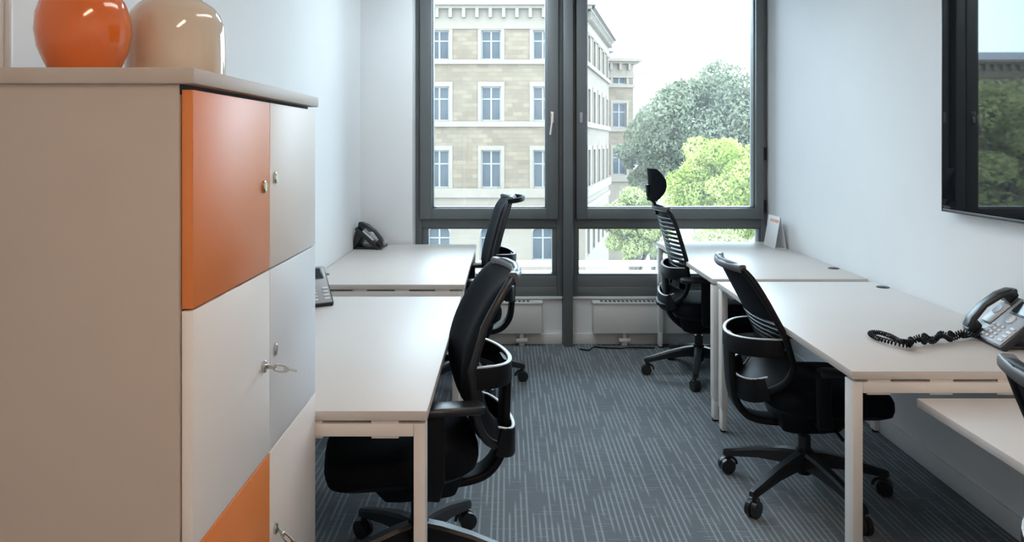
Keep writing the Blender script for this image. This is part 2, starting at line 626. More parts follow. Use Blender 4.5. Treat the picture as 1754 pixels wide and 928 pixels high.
def radiator(label, x0, x1):
    r = thing('radiator', label, 'radiator', ((x0 + x1) / 2, 5.17, 0.0), group='white convectors under the windows')
    inv = Matrix.Translation((-(x0 + x1) / 2, -5.17, 0))
    part('casing', xf(box(x0, x1, 5.125, 5.215, 0.092, 0.300), inv), M_RAD, r, 0.005)
    part('top_plate', xf(box(x0 - .006, x1 + .006, 5.118, 5.217, 0.298, 0.312), inv), M_RAD, r, 0.003)
    sl = []
    k = int((x1 - x0 - .1) / 0.03)
    for i in range(k):
        x = x0 + .05 + i * 0.03
        sl.append(box(x, x + .018, 5.135, 5.18, 0.309, 0.313))
    part('grille', xf(join(*sl), inv), M_DARK, r)
    for x in (x0 + .22, x1 - .14):
        part('foot', xf(join(box(x - .04, x + .04, 5.135, 5.19, 0.03, 0.055), box(x - .02, x + .02, 5.15, 5.18, 0.0, 0.03),
                             box(x - .015, x + .015, 5.15, 5.18, 0.05, 0.10)), inv), M_RAD, r, 0.004)
    return r


radiator('white flat radiator under the left window', -0.60, 0.245)
radiator('white flat radiator under the right window', 0.605, 1.76)

# ceiling lights
for x, y, lb, colr, st in ((0.64, 2.0, 'long ceiling light above the near desks', LAMP_WARM, 0.45),
                           (0.76, -0.6, 'long ceiling light behind the camera', LAMP_REAR, 1.45),
                           (-0.05, 4.22, 'added long ceiling light near the window, brightening the left wall', LAMP_COOL, 0.95)):  # unseen lamp, added to lift the left wall and pier
    t = thing('ceiling_light', lb, 'light', (x, y, ZC), group='ceiling lights')
    part('frame', xf(frame_loop(-.165, .165, -.715, .715, .015, .015, .015, .015, 0.0, 0.03), Matrix.Translation((0, 0, -.03)) @ Matrix.Rotation(-PI / 2, 4, 'X') @ Matrix.Translation((0, -.03, 0))), M_WHITE, t)
    part('diffuser', box(-.15, .15, -.70, .70, -.014, -.006), emission_mat('lamp_diffuser', colr, LAMP_STRENGTH * st), t)


# ================================================================== CABINET
def cabinet():
    ox, oy = -0.73, 1.52
    r = thing('locker_cabinet', 'tall beige and orange locker cabinet with four rows of doors', 'cabinet', (ox, oy, 0))
    inv = Matrix.Translation((-ox, -oy, 0))
    ya, yb, ym = 1.150, 1.885, 1.5235
    part('body', xf(box(-0.975, -0.511, 1.146, 1.886, 0.03, 1.5125), inv), M_CAB, r, 0.001)
    part('plinth', xf(box(-0.965, -0.53, 1.155, 1.878, 0.0, 0.03), inv), M_DARK, r)
    part('top_panel', xf(box(-0.985, -0.484, 1.138, 1.892, 1.512, 1.5375), inv), M_CAB, r, 0.003)
    part('gap_shade_strip', xf(box(-0.5115, -0.5095, 1.150, 1.884, 1.496, 1.512), inv), M_DARK, r)  # solid dark strip painted in for the shade between top panel and doors
    rows = [(1.1605, 1.5035), (0.782, 1.157), (0.405, 0.7785), (0.033, 0.4015)]
    colors = [(M_DOOR_O, M_DOOR_L), (M_DOOR_L, M_DOOR_B), (M_DOOR_O, M_DOOR_L), (M_DOOR_L, M_DOOR_L)]
    lbl = {M_DOOR_O.name: 'orange door', M_DOOR_B.name: 'cool grey door', M_DOOR_L.name: 'light grey door'}
    for (z0, z1), cs in zip(rows, colors):
        for side, c in enumerate(cs):
            y0, y1 = (ya, ym - .0015) if side == 0 else (ym + .0015, yb)
            d = part('door', xf(box(-0.5085, -0.4905, y0, y1, z0, z1), inv), c, r, 0.0015)
            d['label'] = lbl[c.name]
            yl = ym - .040 if side == 0 else ym + .030
            zc = (z0 + z1) / 2 + (0.015 if side == 1 else 0)
            lk = lathe([(0.0, 0), (0.0085, 0), (0.0085, .004), (0.007, .006), (0.0, .006)], 20)
            lk = xf(lk, Matrix.Translation((-0.4908, yl, zc)) @ Matrix.Rotation(PI / 2, 4, 'Y') @ Matrix.Diagonal((1.5, 1, 1, 1)))
            l = part('lock', xf(lk, inv), M_CHROME, d)
            l['label'] = 'small chrome oval lock'
    return ym


YM = cabinet()


def key(label, y, z, droop):
    r = thing('key', label, 'key', (-0.4845, y, z), group='keys left in the cabinet locks')
    r.rotation_euler = (0, droop, -0.25)
    part('blade', join(box(0.0, 0.016, -.0012, .0012, -.004, .004)), M_CHROME, r)
    a = [(x, zz) for x, zz in ((0.014, 0.0), (0.018, 0.007), (0.030, 0.0085), (0.045, 0.0075), (0.050, 0.003), (0.050, -0.003),
                               (0.045, -0.0075), (0.030, -0.0085), (0.018, -0.007))]
    b = [(0.030 + (x - 0.032) * .55, zz * .5) for x, zz in a]
    rings = [[(x, -.0018, zz) for x, zz in a], [(x, .0018, zz) for x, zz in a], [(x, .0018, zz) for x, zz in b], [(x, -.0018, zz) for x, zz in b]]
    part('bow', loft(rings, loop=True), M_CHROME, r, 0)
    part('hinge_pin', cyl((0.016, -.004, 0), .004, .008, 'Y', 12), M_CHROME, r)
    part('tip', sweep([(0.049, 0, 0), (0.058, 0.0, -.001), (0.066, 0.001, -.002)], circle(.0022, 8)), M_CHROME, r)


key('silver key sticking straight out of the middle light grey door', YM - .040, 0.9695, 0.03)
key('silver key drooping from the low light grey door near the desk', YM + .030, 0.6068, 0.65)


# ================================================================== VASES
def vase_orange():
    r = thing('vase', 'glossy orange egg shaped vase on the cabinet top', 'vase', (-0.776, 1.35, 1.538), group='vases on the cabinet')
    prof = [(0.0, 0.0), (0.048, 0.0), (0.053, 0.006), (0.064, 0.028), (0.0745, 0.055), (0.079, 0.085), (0.077, 0.115), (0.069, 0.142),
            (0.054, 0.166), (0.038, 0.182), (0.028, 0.195), (0.025, 0.210), (0.027, 0.226), (0.031, 0.232), (0.028, 0.233),
            (0.022, 0.222), (0.020, 0.205), (0.0, 0.20)]
    part('body', lathe(prof, 56), M_ORANGE, r, angle=60)
    return r


def vase_beige():
    r = thing('glass_vase', 'wide beige glass vase with rounded shoulders on the cabinet top', 'vase', (-0.686, 1.527, 1.538), group='vases on the cabinet')
    outer = [(0.0, 0.0), (0.085, 0.0), (0.093, 0.004), (0.0965, 0.012), (0.097, 0.06), (0.096, 0.105), (0.093, 0.130), (0.086, 0.150), (0.074, 0.165),
             (0.060, 0.174), (0.052, 0.179), (0.050, 0.186)]
    inner = [(0.044, 0.186), (0.046, 0.178), (0.056, 0.168), (0.070, 0.159), (0.080, 0.146), (0.087, 0.128), (0.090, 0.105), (0.091, 0.06),
             (0.090, 0.014), (0.0, 0.010)]
    part('body', lathe(outer + inner, 56), M_BEIGE, r, angle=60)
    part('rim', lathe([(0.043, .1845), (0.051, .1845), (0.052, .189), (0.047, .192), (0.043, .189), (.043, .1845)], 48), M_SMOKE, r, angle=60)
    return r


vase_orange()
vase_beige()


# ================================================================== DESKS
def desk(label, x0, x1, y0, y1, zt, group, legs='portal', grommets=(), wall='R'):
    cx, cy = (x0 + x1) / 2, (y0 + y1) / 2
    r = thing('desk', label, 'desk', (cx, cy, 0), group=group)
    hx, hy = (x1 - x0) / 2, (y1 - y0) / 2
    part('tabletop', box(-hx, hx, -hy, hy, zt - .025, zt), M_DESK, r, 0.002)
    lw, ld, bh = 0.030, 0.058, 0.034
    zb1 = zt - .025 - .010
    zb0 = zb1 - bh
    ins = 0.006
    if legs == 'portal':
        for sy in (-1, 1):
            ya, yb = (-hy + ins, -hy + ins + ld) if sy < 0 else (hy - ins - ld, hy - ins)
            for sx in (-1, 1):
                xa, xb = (-hx + ins, -hx + ins + lw) if sx < 0 else (hx - ins - lw, hx - ins)
                l = part('leg', box(xa, xb, ya, yb, 0.115, zb1), M_FRAME, r, 0.003)
                part('leg_insert', join(box(xa + .003, xb - .003, ya + .003, yb - .003, 0.012, 0.116)), M_FRAME, l, 0.002)
                part('foot', cyl(((xa + xb) / 2, (ya + yb) / 2, 0.0), .013, .013, n=14), M_BLACK, l)
            part('cross_beam', box(-hx + ins + lw, hx - ins - lw, ya, yb, zb0, zb1), M_FRAME, r, 0.003)
            for fx in (-.78, -.30, .22, .72):
                part('spacer', box(fx * hx - .035, fx * hx + .035, ya + .004, yb - .004, zb1 - .001, zt - .0245), M_FRAME, r)
                part('bracket', box(fx * hx - .035, fx * hx + .035, ya + .006, yb - .006, zb0 - .006, zb0 + .001), M_FRAME, r)
        for fx in (-.62, .62):
            part('long_rail', box(fx * hx - .02, fx * hx + .02, -hy + ins + ld, hy - ins - ld, zb0, zb1), M_FRAME, r, 0.002)
    else:
        for sy in (-1, 1):
            yc = sy * (hy - .16)
            part('leg', box(0.10, 0.18, yc - .03, yc + .03, 0.03, zb1), M_FRAME, r, 0.003)
            part('foot', box(-hx + .12, hx - .02, yc - .03, yc + .03, 0.0, 0.032), M_FRAME, r, 0.004)
            part('cross_beam', box(-hx + .2, hx - .05, yc - .03, yc + .03, zb0, zb1 + .011), M_FRAME, r, 0.003)
        part('long_rail', box(0.12, 0.16, -hy + .19, hy - .19, zb0, zb1), M_FRAME, r, 0.002)
    for gy in grommets:
        s = 1 if wall == 'R' else -1
        gx = s * (hx - .035)
        part('cable_grommet', join(lathe([(0.0, .0), (0.030, .0), (0.030, .004), (0.026, .006), (0.0, .006)], 24, (gx, gy - cy, zt - .002)),
                                   box(gx - .012, gx + .012, gy - cy - .012, gy - cy + .012, zt, zt + .0055)), M_PHONE, r)
    return r


GD = 'white office desks'
desk('white desk next to the cabinet, bare top', XL + .005, -0.205, 1.895, 3.310, 0.73, GD, grommets=(), wall='L')
desk('white desk in the left corner by the pier, phone on it', XL + .005, -0.205, 3.590, 5.015, 0.73, GD, grommets=(3.86,), wall='L')
desk('white desk under the dark screen, phone with coiled cord on it', 1.045, XR - .005, 2.225, 3.660, 0.73, GD, grommets=(3.52,), wall='R')
desk('white desk by the right window, paper stand on it', 1.045, XR - .005, 3.735, 5.150, 0.73, GD, grommets=(4.05, 5.02), wall='R')
desk('lower white desk at the right edge, below its neighbour', 1.235, XR - .005, 0.80, 2.215, 0.652, GD, legs='t')


# ================================================================== CHAIRS
LEG_ME = CASTER_ME = None


def leg_meshes():
    global LEG_ME, CASTER_ME
    rings = []
    for x, zt_, h_, wd in ((0.028, .176, .062, .050), (0.08, .170, .055, .046), (0.18, .148, .042, .038), (0.28, .117, .033, .032),
                           (0.325, .104, .030, .030), (0.335, .098, .020, .022)):
        zb = zt_ - h_
        rings.append([(x, wd * .5, zb), (x, -wd * .5, zb), (x, -wd * .5, zt_ - .010), (x, -wd * .32, zt_), (x, wd * .32, zt_), (x, wd * .5, zt_ - .010)])
    LEG_ME = make_mesh('chair_leg', loft(rings), M_BLACK_G, angle=25)
    # twin wheel caster with hood and stem, centred at the leg end
    sh = []
    for s in (-1, 1):
        sh.append(cyl((0.0, s * .004 if s > 0 else -.022, 0.031), .031, .018, 'Y', 20))
    hood = []
    for k in range(9):
        a = math.radians(-20 + 200 * k / 8)
        hood.append((-0.012 + 0.0 + .0335 * math.cos(a), 0, .031 + .0335 * math.sin(a)))
    sh.append(sweep(hood, rrect(.012, .003, .001, 1), (0, 1, 0)))
    sh.append(cyl((-0.004, 0, .055), .008, .03, 'Z', 10))
    CASTER_ME = make_mesh('chair_caster', join(*sh), M_BLACK_G)


leg_meshes()


def chair(label, loc, rz, zb=0.44, zt_=0.93, style='mesh', arm=0.62, headrest=False, hanger=False, base_rot=0.0, wrap=0.05,
          upright=False, hoop_out=.18, hoop_v=.40, arm_x0=-.175):
    r = thing('office_chair', label, 'chair', (loc[0], loc[1], 0), rz, 'black swivel office chairs')
    # --- base
    part('hub', lathe([(0.0, .085), (0.026, .085), (0.034, .11), (0.036, .172), (0.030, .186), (0.0, .186)], 24), M_BLACK, r)
    for k in range(5):
        a = base_rot + k * 2 * PI / 5
        l = place('leg', LEG_ME, r, (0, 0, 0), a)
        place('caster', CASTER_ME, l, (0.322, 0, 0), random.uniform(-.9, .9))
    part('gas_lift', join(cyl((0, 0, .18), .025, .06, n=18), cyl((0, 0, .235), .015, .06, n=16)), M_BLACK_G, r)
    rings = []
    for z, a, bx, cxm in ((.262, .06, .05, .0), (.285, .115, .085, .0), (.335, .14, .11, .01), (.375, .15, .13, .01)):
        rings.append([(cxm + sx * a, sy * bx, z) for sx, sy in ((-1, -1), (1, -1), (1, 1), (-1, 1))])
    part('mechanism', loft(rings), M_BLACK, r, 0.012)
    part('lever', tube([(0.05, -.08, .325), (0.05, -.2, .325), (0.05, -.25, .318)], .006, 8), M_BLACK, r)
    # --- seat
    def seat_ring(z, s, drop=1.0, n=40):
        ring = []
        for k in range(n):
            a = 2 * PI * k / n
            c, sn = math.cos(a), math.sin(a)
            x = math.copysign(abs(c) ** .55, c) * .245 * s
            y = math.copysign(abs(sn) ** .55, sn) * (.235 + .012 * c) * s
            zz = z - .028 * smoothstep(.10, .26, x) * drop
            ring.append((x + .055, y, zz))
        return ring
    part('seat', loft([seat_ring(.392, .93), seat_ring(.400, .975), seat_ring(.425, 1.0), seat_ring(.450, .995), seat_ring(.466, .965),
                       seat_ring(.474, .88), seat_ring(.476, .6), seat_ring(.472, .25)]), M_FABRIC, r, angle=70)
    part('seat_pan', loft([seat_ring(.362, .60, .4), seat_ring(.372, .84, .8), seat_ring(.393, .94, 1), seat_ring(.398, .93, 1)]), M_BLACK, r, angle=60)
    # --- backrest surface
    H = zt_ - zb
    xk = [(0, -.215), (.06, -.175), (.16, -.135), (.30, -.118), (.45, -.142), (.60, -.178), (.8, -.232), (1.0, -.285)]
    if style == 'pad' and not upright:
        xk = [(0, -.25), (.10, -.195), (.25, -.160), (.42, -.142), (.55, -.150), (.70, -.178), (.85, -.224), (1.0, -.275)]
    if upright:
        xk = [(0, -.20), (.06, -.165), (.16, -.13), (.30, -.112), (.45, -.125), (.60, -.147), (.8, -.180), (1.0, -.215)]
    wk = [(0, .165), (.15, .205), (.4, .225), (.7, .215), (1.0, .195)]

    def B(u, v, off=0.0):
        x = interp(xk, v) - wrap + wrap * u * u * 1.0 + off
        return Vector((x, u * interp(wk, v), zb + H * v))

    def edge_u(v, e=7):
        return max(0.02, (1 - abs(2 * v - 1) ** e)) ** (1.0 / e)
    loop = []
    n = 64
    for k in range(n):
        a = 2 * PI * k / n
        c, s = math.cos(a), math.sin(a)
        u = math.copysign(abs(c) ** .34, c)
        v = .5 + .5 * math.copysign(abs(s) ** .34, s)
        loop.append(B(u, v))
    part('backrest_frame', sweep(loop, rrect(.026, .024, .009), (1, 0, 0), closed=True), M_BLACK if style != 'pad' else M_BLACK_G, r, angle=60)

    def panel(v0, v1, th, nv, nu=14, bulge=0.0, off=0.0):
        front, back = [], []
        for j in range(nv + 1):
            v = v0 + (v1 - v0) * j / nv
            e = edge_u(v)
            for i in range(nu + 1):
                u = (-1 + 2 * i / nu) * e
                bl = bulge * (1 - abs(2 * i / nu - 1) ** 6) * (1 - abs(2 * j / nv - 1) ** 10)
                front.append(B(u, v, off + th * .5 + bl))
                back.append(B(u, v, off - th * .5))
        V = [tuple(p) for p in front + back]
        o = len(front)
        F = []
        W = nu + 1
        for j in range(nv):
            for i in range(nu):
                a = j * W + i
                F.append((a, a + 1, a + W + 1, a + W))
                F.append((o + a, o + a + W, o + a + W + 1, o + a + 1))
        rim = [j * W for j in range(nv + 1)], [j * W + nu for j in range(nv + 1)], list(range(W)), [nv * W + i for i in range(W)]
        for line in rim:
            for p, q in zip(line, line[1:]):
                F.append((p, q, o + q, o + p))
        return V, F
    if style == 'mesh':
        part('mesh_panel', panel(.595, .985, .005, 14), M_MESH, r, angle=60)
        for k in range(5):
            v = .395 + k * .040
            part('slat', panel(v, v + .021, .008, 2), M_BLACK, r, angle=60)
        part('lower_panel', panel(.015, .375, .008, 10), M_BLACK, r, angle=60)
    elif style == 'slats':
        part('top_panel', panel(.90, .985, .010, 4), M_BLACK, r, angle=60)
        for k in range(11):
            v = .42 + k * .0445
            part('slat', panel(v, v + .026, .008, 2), M_BLACK, r, angle=60)
        part('lumbar_panel', panel(.25, .405, .010, 6), M_BLACK_G, r, angle=60)
        part('lower_panel', panel(.015, .19, .008, 8), M_BLACK, r, angle=60)
    else:
        part('back_pad', panel(.015, .985, .016, 22, bulge=.040, off=.004), M_FABRIC, r, angle=75)
    part('top_rail', sweep([B(u, .985, -.002) for u in [-.86 + 1.72 * k / 12 for k in range(13)]], rrect(.034, .030, .010), (0, 0, 1)), M_RAIL, r, angle=60)
    # --- lumbar hoop and spine behind the backrest
    zh = zb + hoop_v * H - .012
    hw = .188
    x_side = interp(xk, hoop_v) - wrap * .3
    path = []
    for k in range(25):
        a = PI * k / 24
        path.append((x_side - hoop_out * math.sin(a) ** .8, hw * math.cos(a), zh + .008 * math.cos(2 * a)))
    hp = part('lumbar_hoop', sweep(path, rrect(.016, .070, .006), (0, 0, 1)), M_BLACK, r, angle=50)
    part('hoop_lit_edge', sweep([(p[0], p[1], p[2] + .0345) for p in path], rrect(.015, .005, .002, 1), (0, 0, 1)), M_PHONE_L, hp, angle=50)  # pale strip paints the light caught by the hoop's top edge
    xr = x_side - hoop_out + .008
    sp = []
    for x, z in ((xr, zh + .02), (xr + .002, zh - .06), (xr + .010, .42), (xr + .035, .355), (xr + .085, .312), (-.10, .300), (-.02, .300)):
        sp.append((x, 0, z))
    # smooth
    for _ in range(2):
        q = [sp[0]]
        for a, b in zip(sp, sp[1:]):
            q.append(tuple(.75 * i + .25 * j for i, j in zip(a, b)))
            q.append(tuple(.25 * i + .75 * j for i, j in zip(a, b)))
        q.append(sp[-1])
        sp = q
    part('spine', sweep(sp, rrect(.095, .028, .010), (1, 0, .2)), M_BLACK, r, angle=50)
    # lower yoke joining the spine and the foot of the backrest
    path = []
    for k in range(17):
        a = PI * k / 16
        path.append((interp(xk, .08) - .035 - hoop_out * .5 * math.sin(a) ** .8, .165 * math.cos(a), zb + .075 * H - .03 * math.sin(a)))
    yk = part('lower_yoke', sweep(path, rrect(.014, .090, .006), (0, 0, 1)), M_BLACK, r, angle=50)
    part('yoke_lit_edge', sweep([(p[0], p[1], p[2] + .045) for p in path], rrect(.012, .005, .002, 1), (0, 0, 1)), M_PHONE_L, yk, angle=50)  # light from above on the yoke's rim, painted as a pale strip
    # --- armrests
    if arm:
        for s in (-1, 1):
            y = s * .275
            a = part('armrest', sweep([(arm_x0, y, arm - .014), (arm_x0 + .015, y, arm - .012), (-.02, y, arm - .010), (.07, y, arm - .012), (.085, y, arm - .016)],
                                      rrect(.075, .026, .011), (0, 0, 1), scales=[.72, 1, 1, .95, .6]), M_BLACK_G, r, angle=50)
            part('arm_post', sweep([(-.03, y, arm - .02), (-.03, y, .42), (-.02, y - s * .012, .37), (0, y - s * .06, .352), (0.01, y - s * .16, .35)],
                                   rrect(.022, .055, .008), (1, 0, 0)), M_BLACK, a, angle=50)
    if headrest:
        top = B(0, 1.0)
        # cushion: crescent in profile, wrapping round
        rings = []
        for j in range(13):
            t = j / 12.0
            z = top.z + .035 + .195 * t
            ring = []
            sgn = math.sin(PI * t) ** .5 if 0 < t < 1 else 0.25
            wv = .135 * (.70 + .30 * sgn)
            xc = top.x - .025
            for k in range(24):
                a = 2 * PI * k / 24
                c, s = math.cos(a), math.sin(a)
                dep = (.060 * max(.25, sgn)) if c > 0 else .020 * max(.35, sgn)
                y = math.copysign(abs(s) ** .7, s) * wv
                x = xc + c * dep + .045 * (y / .135) ** 2 - .020 * (2 * t - 1) ** 2
                ring.append((x, y, z))
            rings.append(ring)
        h = part('headrest', loft(rings), M_FABRIC, r, angle=70)
        part('headrest_stem', sweep([(top.x + .005, 0, top.z - .05), (top.x - .01, 0, top.z + .02), (top.x - .045, 0, top.z + .06), (top.x - .05, 0, top.z + .13)],
                                    rrect(.06, .018, .006), (1, 0, 0)), M_BLACK, h, angle=50)
    if hanger:
        path = []
        for k in range(21):
            a = PI * k / 20
            c, s = math.cos(a), math.sin(a)
            path.append((B(1, .97).x + .0 - .115 * s ** .8, .185 * c, zt_ - .018 + .010 * s))
        part('coat_hanger', sweep(path, rrect(.012, .028, .004), (0, 0, 1)), M_BLACK, r, angle=50)
    return r


chair('black chair with padded back at the desk beside the cabinet', (-0.292, 2.43), PI + .19, zb=.44, zt_=1.005, style='pad', arm=.645, base_rot=.28, hoop_out=.145, hoop_v=.45)
chair('black chair with hanger loop at the back top, by the left window', (-0.225, 4.36), PI + .12, zb=.52, zt_=1.105, style='pad', arm=.66, hanger=True, base_rot=.62, upright=True, hoop_out=.14)
chair('black chair with headrest and slatted back by the right window', (1.180, 4.52), 0.0, zb=.44, zt_=1.035, style='slats', arm=.64, headrest=True, base_rot=PI / 5, upright=True, hoop_out=.085, hoop_v=.36)
chair('black mesh chair pulled up to the desk under the dark screen', (1.205, 2.98), -.03, zb=.44, zt_=.945, style='mesh', arm=.585, base_rot=0.0, hoop_out=.165, arm_x0=-.05)
chair('black chair cut off by the right edge, at the lower desk', (1.265, 1.255), -.02, zb=.46, zt_=1.005, style='mesh', arm=0, base_rot=.2)


# ================================================================== PHONES
def phone(label, loc, rz, cord=None):
    r = thing('desk_phone', label, 'phone', loc, rz, 'black and silver desk phones')
    T = math.radians(42)
    # slanted frame: a across, b up the slope, n out of the face
    O = Vector((0, -.085, .018))
    eb = Vector((0, math.cos(T), math.sin(T)))
    en = Vector((0, -math.sin(T), math.cos(T)))
    M = Matrix(((1, eb.x, en.x, O.x), (0, eb.y, en.y, O.y), (0, eb.z, en.z, O.z), (0, 0, 0, 1)))

    def fp(name, shape, m, parent=r, bevel=0.0, angle=40):
        return part(name, xf(shape, M), m, parent, bevel, angle=angle)
    body = fp('body', box(-.105, .105, -.010, .195, -.026, 0.0), M_PHONE, r, 0.007)
    fp('face_plate', box(-.040, .098, -.004, .188, -.002, .004), M_PHONE_S, body, 0.003)
    part('stand', join(loft([[(-.08, .03, .085), (-.08, .075, .12), (-.08, .105, .0), (-.08, .085, .0)],
                             [(.08, .03, .085), (.08, .075, .12), (.08, .105, .0), (.08, .085, .0)]]),
                       box(-.08, .08, -.075, .10, 0.0, .012)), M_PHONE, r, 0.003)
    sc = fp('screen', box(-.015, .085, .122, .180, .004, .008), M_PHONE, r, 0.002)
    fp('display', box(-.008, .078, .128, .174, .0078, .0088), M_SCREEN, sc)
    keys = []
    for i in range(3):
        for j in range(4):
            a, b = -.022 + i * .026, .012 + j * .0165
            keys.append(box(a - .0085, a + .0085, b - .0048, b + .0048, .003, .008))
    for j in range(4):
        keys.append(box(.066, .090, .010 + j * .018, .020 + j * .018, .003, .007))
    kp = fp('keypad', join(*keys), M_KEYS, r, 0.0012)
    kp['kind'] = 'stuff'
    fp('navigation_button', lathe([(0, .003), (.017, .003), (.017, .008), (.010, .010), (.009, .008), (0, .008)], 24, (.028, .098, 0)), M_KEYS, r)
    cr = fp('cradle', box(-.098, -.044, .055, .150, -.001, .010), M_PHONE_L, r, 0.006)
    fp('speaker', lathe([(0, .010), (.019, .010), (.019, .0125), (.015, .012), (.0, .0115)], 24, (-.071, .115, 0)), M_PHONE_S, cr)
    # handset: arched bar with two cups
    path = [(-.074, b, n_) for b, n_ in ((-.012, .018), (.002, .030), (.03, .043), (.09, .052), (.15, .046), (.185, .033), (.203, .020))]
    hs = fp('handset', join(sweep(path, rrect(.050, .022, .009), (0, 0, 1), scales=[.7, 1, .95, .85, .95, 1, .7]),
                            loft([[(-.074 + sx * .023 * q, .012 + sy * .022 * q, zz) for sx, sy in ((-1, -1), (1, -1), (1, 1), (-1, 1))]
                                  for q, zz in ((.75, .004), (1, .012), (1, .034))]),
                            loft([[(-.074 + sx * .023 * q, .175 + sy * .022 * q, zz) for sx, sy in ((-1, -1), (1, -1), (1, 1), (-1, 1))]
                                  for q, zz in ((.75, .004), (1, .012), (1, .036))])), M_PHONE, r, 0.0, 60)
    if cord:
        # coiled cord doubled back on itself; cord = way points in the phone's own frame on the desk
        P = [Vector(p) for p in cord]
        pts = []
        N = 40 * (len(P) - 1)

        def cr_(t):
            i = min(int(t), len(P) - 2)
            f = t - i
            p0, p1, p2, p3 = P[max(i - 1, 0)], P[i], P[i + 1], P[min(i + 2, len(P) - 1)]
            return .5 * ((2 * p1) + (p2 - p0) * f + (2 * p0 - 5 * p1 + 4 * p2 - p3) * f * f + (3 * p1 - p0 - 3 * p2 + p3) * f ** 3)
        for k in range(N + 1):
            t = (len(P) - 1) * k / N
            c = cr_(min(t, len(P) - 1.001))
            d = (cr_(min(t + .02, len(P) - 1)) - cr_(max(min(t, len(P) - 1) - .02, 0))).normalized()
            s = d.cross(Vector((0, 0, 1)))
            s = s.normalized() if s.length > 1e-4 else Vector((1, 0, 0))
            u = s.cross(d)
            ang = k * 2 * PI / 8.0
            rr = .0068
            pts.append(c + s * math.cos(ang) * rr + u * math.sin(ang) * rr)
        part('coiled_cord', tube(pts, .0026, 6), M_BLACK, hs, angle=80)
    return r


ZD = .7305
# right phone: its left (local -x) points to +Y, its user side (local -y) points to -X
PX, PY, PR = 1.735, 2.53, -PI / 2 - .10
pinv = (Matrix.Translation((PX, PY, ZD)) @ Matrix.Rotation(PR, 4, 'Z')).inverted()


def desk_pt(px, py, z=.0):
    """point on the right desk's top, given as world x, y"""
    return tuple(pinv @ Vector((px, py, ZD + z + .004)))


cordw = [(1.690, 2.620, .014), (1.645, 2.600, .010)]
C0, C1 = Vector((1.600, 2.578)), Vector((1.335, 2.475))
CP = Vector((-(C1 - C0).y, (C1 - C0).x)).normalized()
for k in range(11):
    q = k / 10
    p = C0.lerp(C1, q) + CP * (.019 * math.sin(q * 2 * PI * 2.25))
    cordw.append((p.x, p.y, .010 + .014 * (k % 2)))
cordw += [(1.305, 2.500, .010), (1.283, 2.555, .010), (1.292, 2.615, .010), (1.325, 2.625, .010), (1.343, 2.580, .010), (1.338, 2.520, .012), (1.318, 2.455, .024), (1.345, 2.445, .026)]
for k in range(10, -1, -1):
    q = k / 10
    p = C0.lerp(C1, q) - CP * (.019 * math.sin(q * 2 * PI * 2.25))
    if k < 10:
        cordw.append((p.x, p.y, .010 + .014 * ((k + 1) % 2)))
cordw += [(1.640, 2.570, .012), (1.676, 2.560, .022)]
phone('desk phone with coiled black cord lying on the desk under the screen', (PX, PY, ZD), PR, [desk_pt(*p) for p in cordw])
phone('desk phone in the far left corner against the wall pier', (-0.90, 4.86, ZD), PI / 2 - .12)
phone('desk phone half hidden behind the cabinet', (-0.868, 3.15, ZD), PI / 6)

# ================================================================== PAPER STAND
t = thing('paper_stand', 'white folded paper stand on the desk by the right window', 'card', (1.785, 4.90, ZD))
A = .038
hh = .205
stand = []
for s in (-1, 1):
    q = [(s * A, -.105, 0), (s * A, .105, 0), (s * .002, .105, hh), (s * .002, -.105, hh)]
    q2 = [(p[0] - s * .0016, p[1], p[2]) for p in q]
    stand.append(loft([q, q2]))
stand.append(box(-A, A, -.105, .105, 0, .0016))
part('card', join(*stand), M_PAPER, t)
nv = Vector((-hh, 0, A)).normalized()
pr = []
for z0, z1, y0, y1 in ((.165, .185, -.09, .06),):
    def onf(z, y, o):
        x = -A + (A - .002) * z / hh
        return (x + nv.x * o, y, z + nv.z * o)
    pr.append(loft([[onf(z0, y0, .0002), onf(z0, y1, .0002), onf(z1, y1, .0002), onf(z1, y0, .0002)],
                    [onf(z0, y0, .0006), onf(z0, y1, .0006), onf(z1, y1, .0006), onf(z1, y0, .0006)]]))
part('print', join(*pr), M_PAPER_O, t)

# ================================================================== WALL SCREEN
t = thing('wall_screen', 'large dark glossy screen mounted on the right wall', 'screen', (XR - .025, 2.20, 1.62))
part('housing', box(-.012, .025, -.835, .835, -.478, .478), M_BLACK, t, 0.004)
part('bezel', xf(frame_loop(-.838, .838, -.481, .481, .007, .007, .012, .007, -.004, .008), Matrix.Translation((-.016, 0, 0)) @ Matrix.Rotation(-PI / 2, 4, 'Z')), M_BLACK_G, t, 0.001)
part('glass_panel', box(-.0185, -.011, -.831, .831, -.469, .474), M_TV, t)

# ================================================================== CABLES ON THE FLOOR
o = part('cable', tube([(0.50, 5.05, .006), (0.56, 5.02, .006), (0.60, 5.06, .02), (0.66, 5.08, .008), (0.78, 5.07, .006), (0.84, 5.06, .014), (0.92, 5.09, .006), (1.02, 5.08, .006)], .005, 8),
         M_BLACK)
tag(o, 'black cable on the carpet below the right radiator', 'cable')


# ================================================================== OUTSIDE
o = part('balcony_rail', join(box(-6, 9, 6.18, 6.24, .385, .425), *[box(x, x + .03, 6.20, 6.22, -.6, .39) for x in (-4, -1.5, 3.9, 6.4)]), M_WHITE)
tag(o, 'white horizontal rail just outside the windows', 'rail')
o = part('street', box(-160, 160, 5.6, 400, -8.2, -8.0), M_ROAD)
tag(o, 'grey street far below the windows', kind='structure')
o['category'] = 'street'


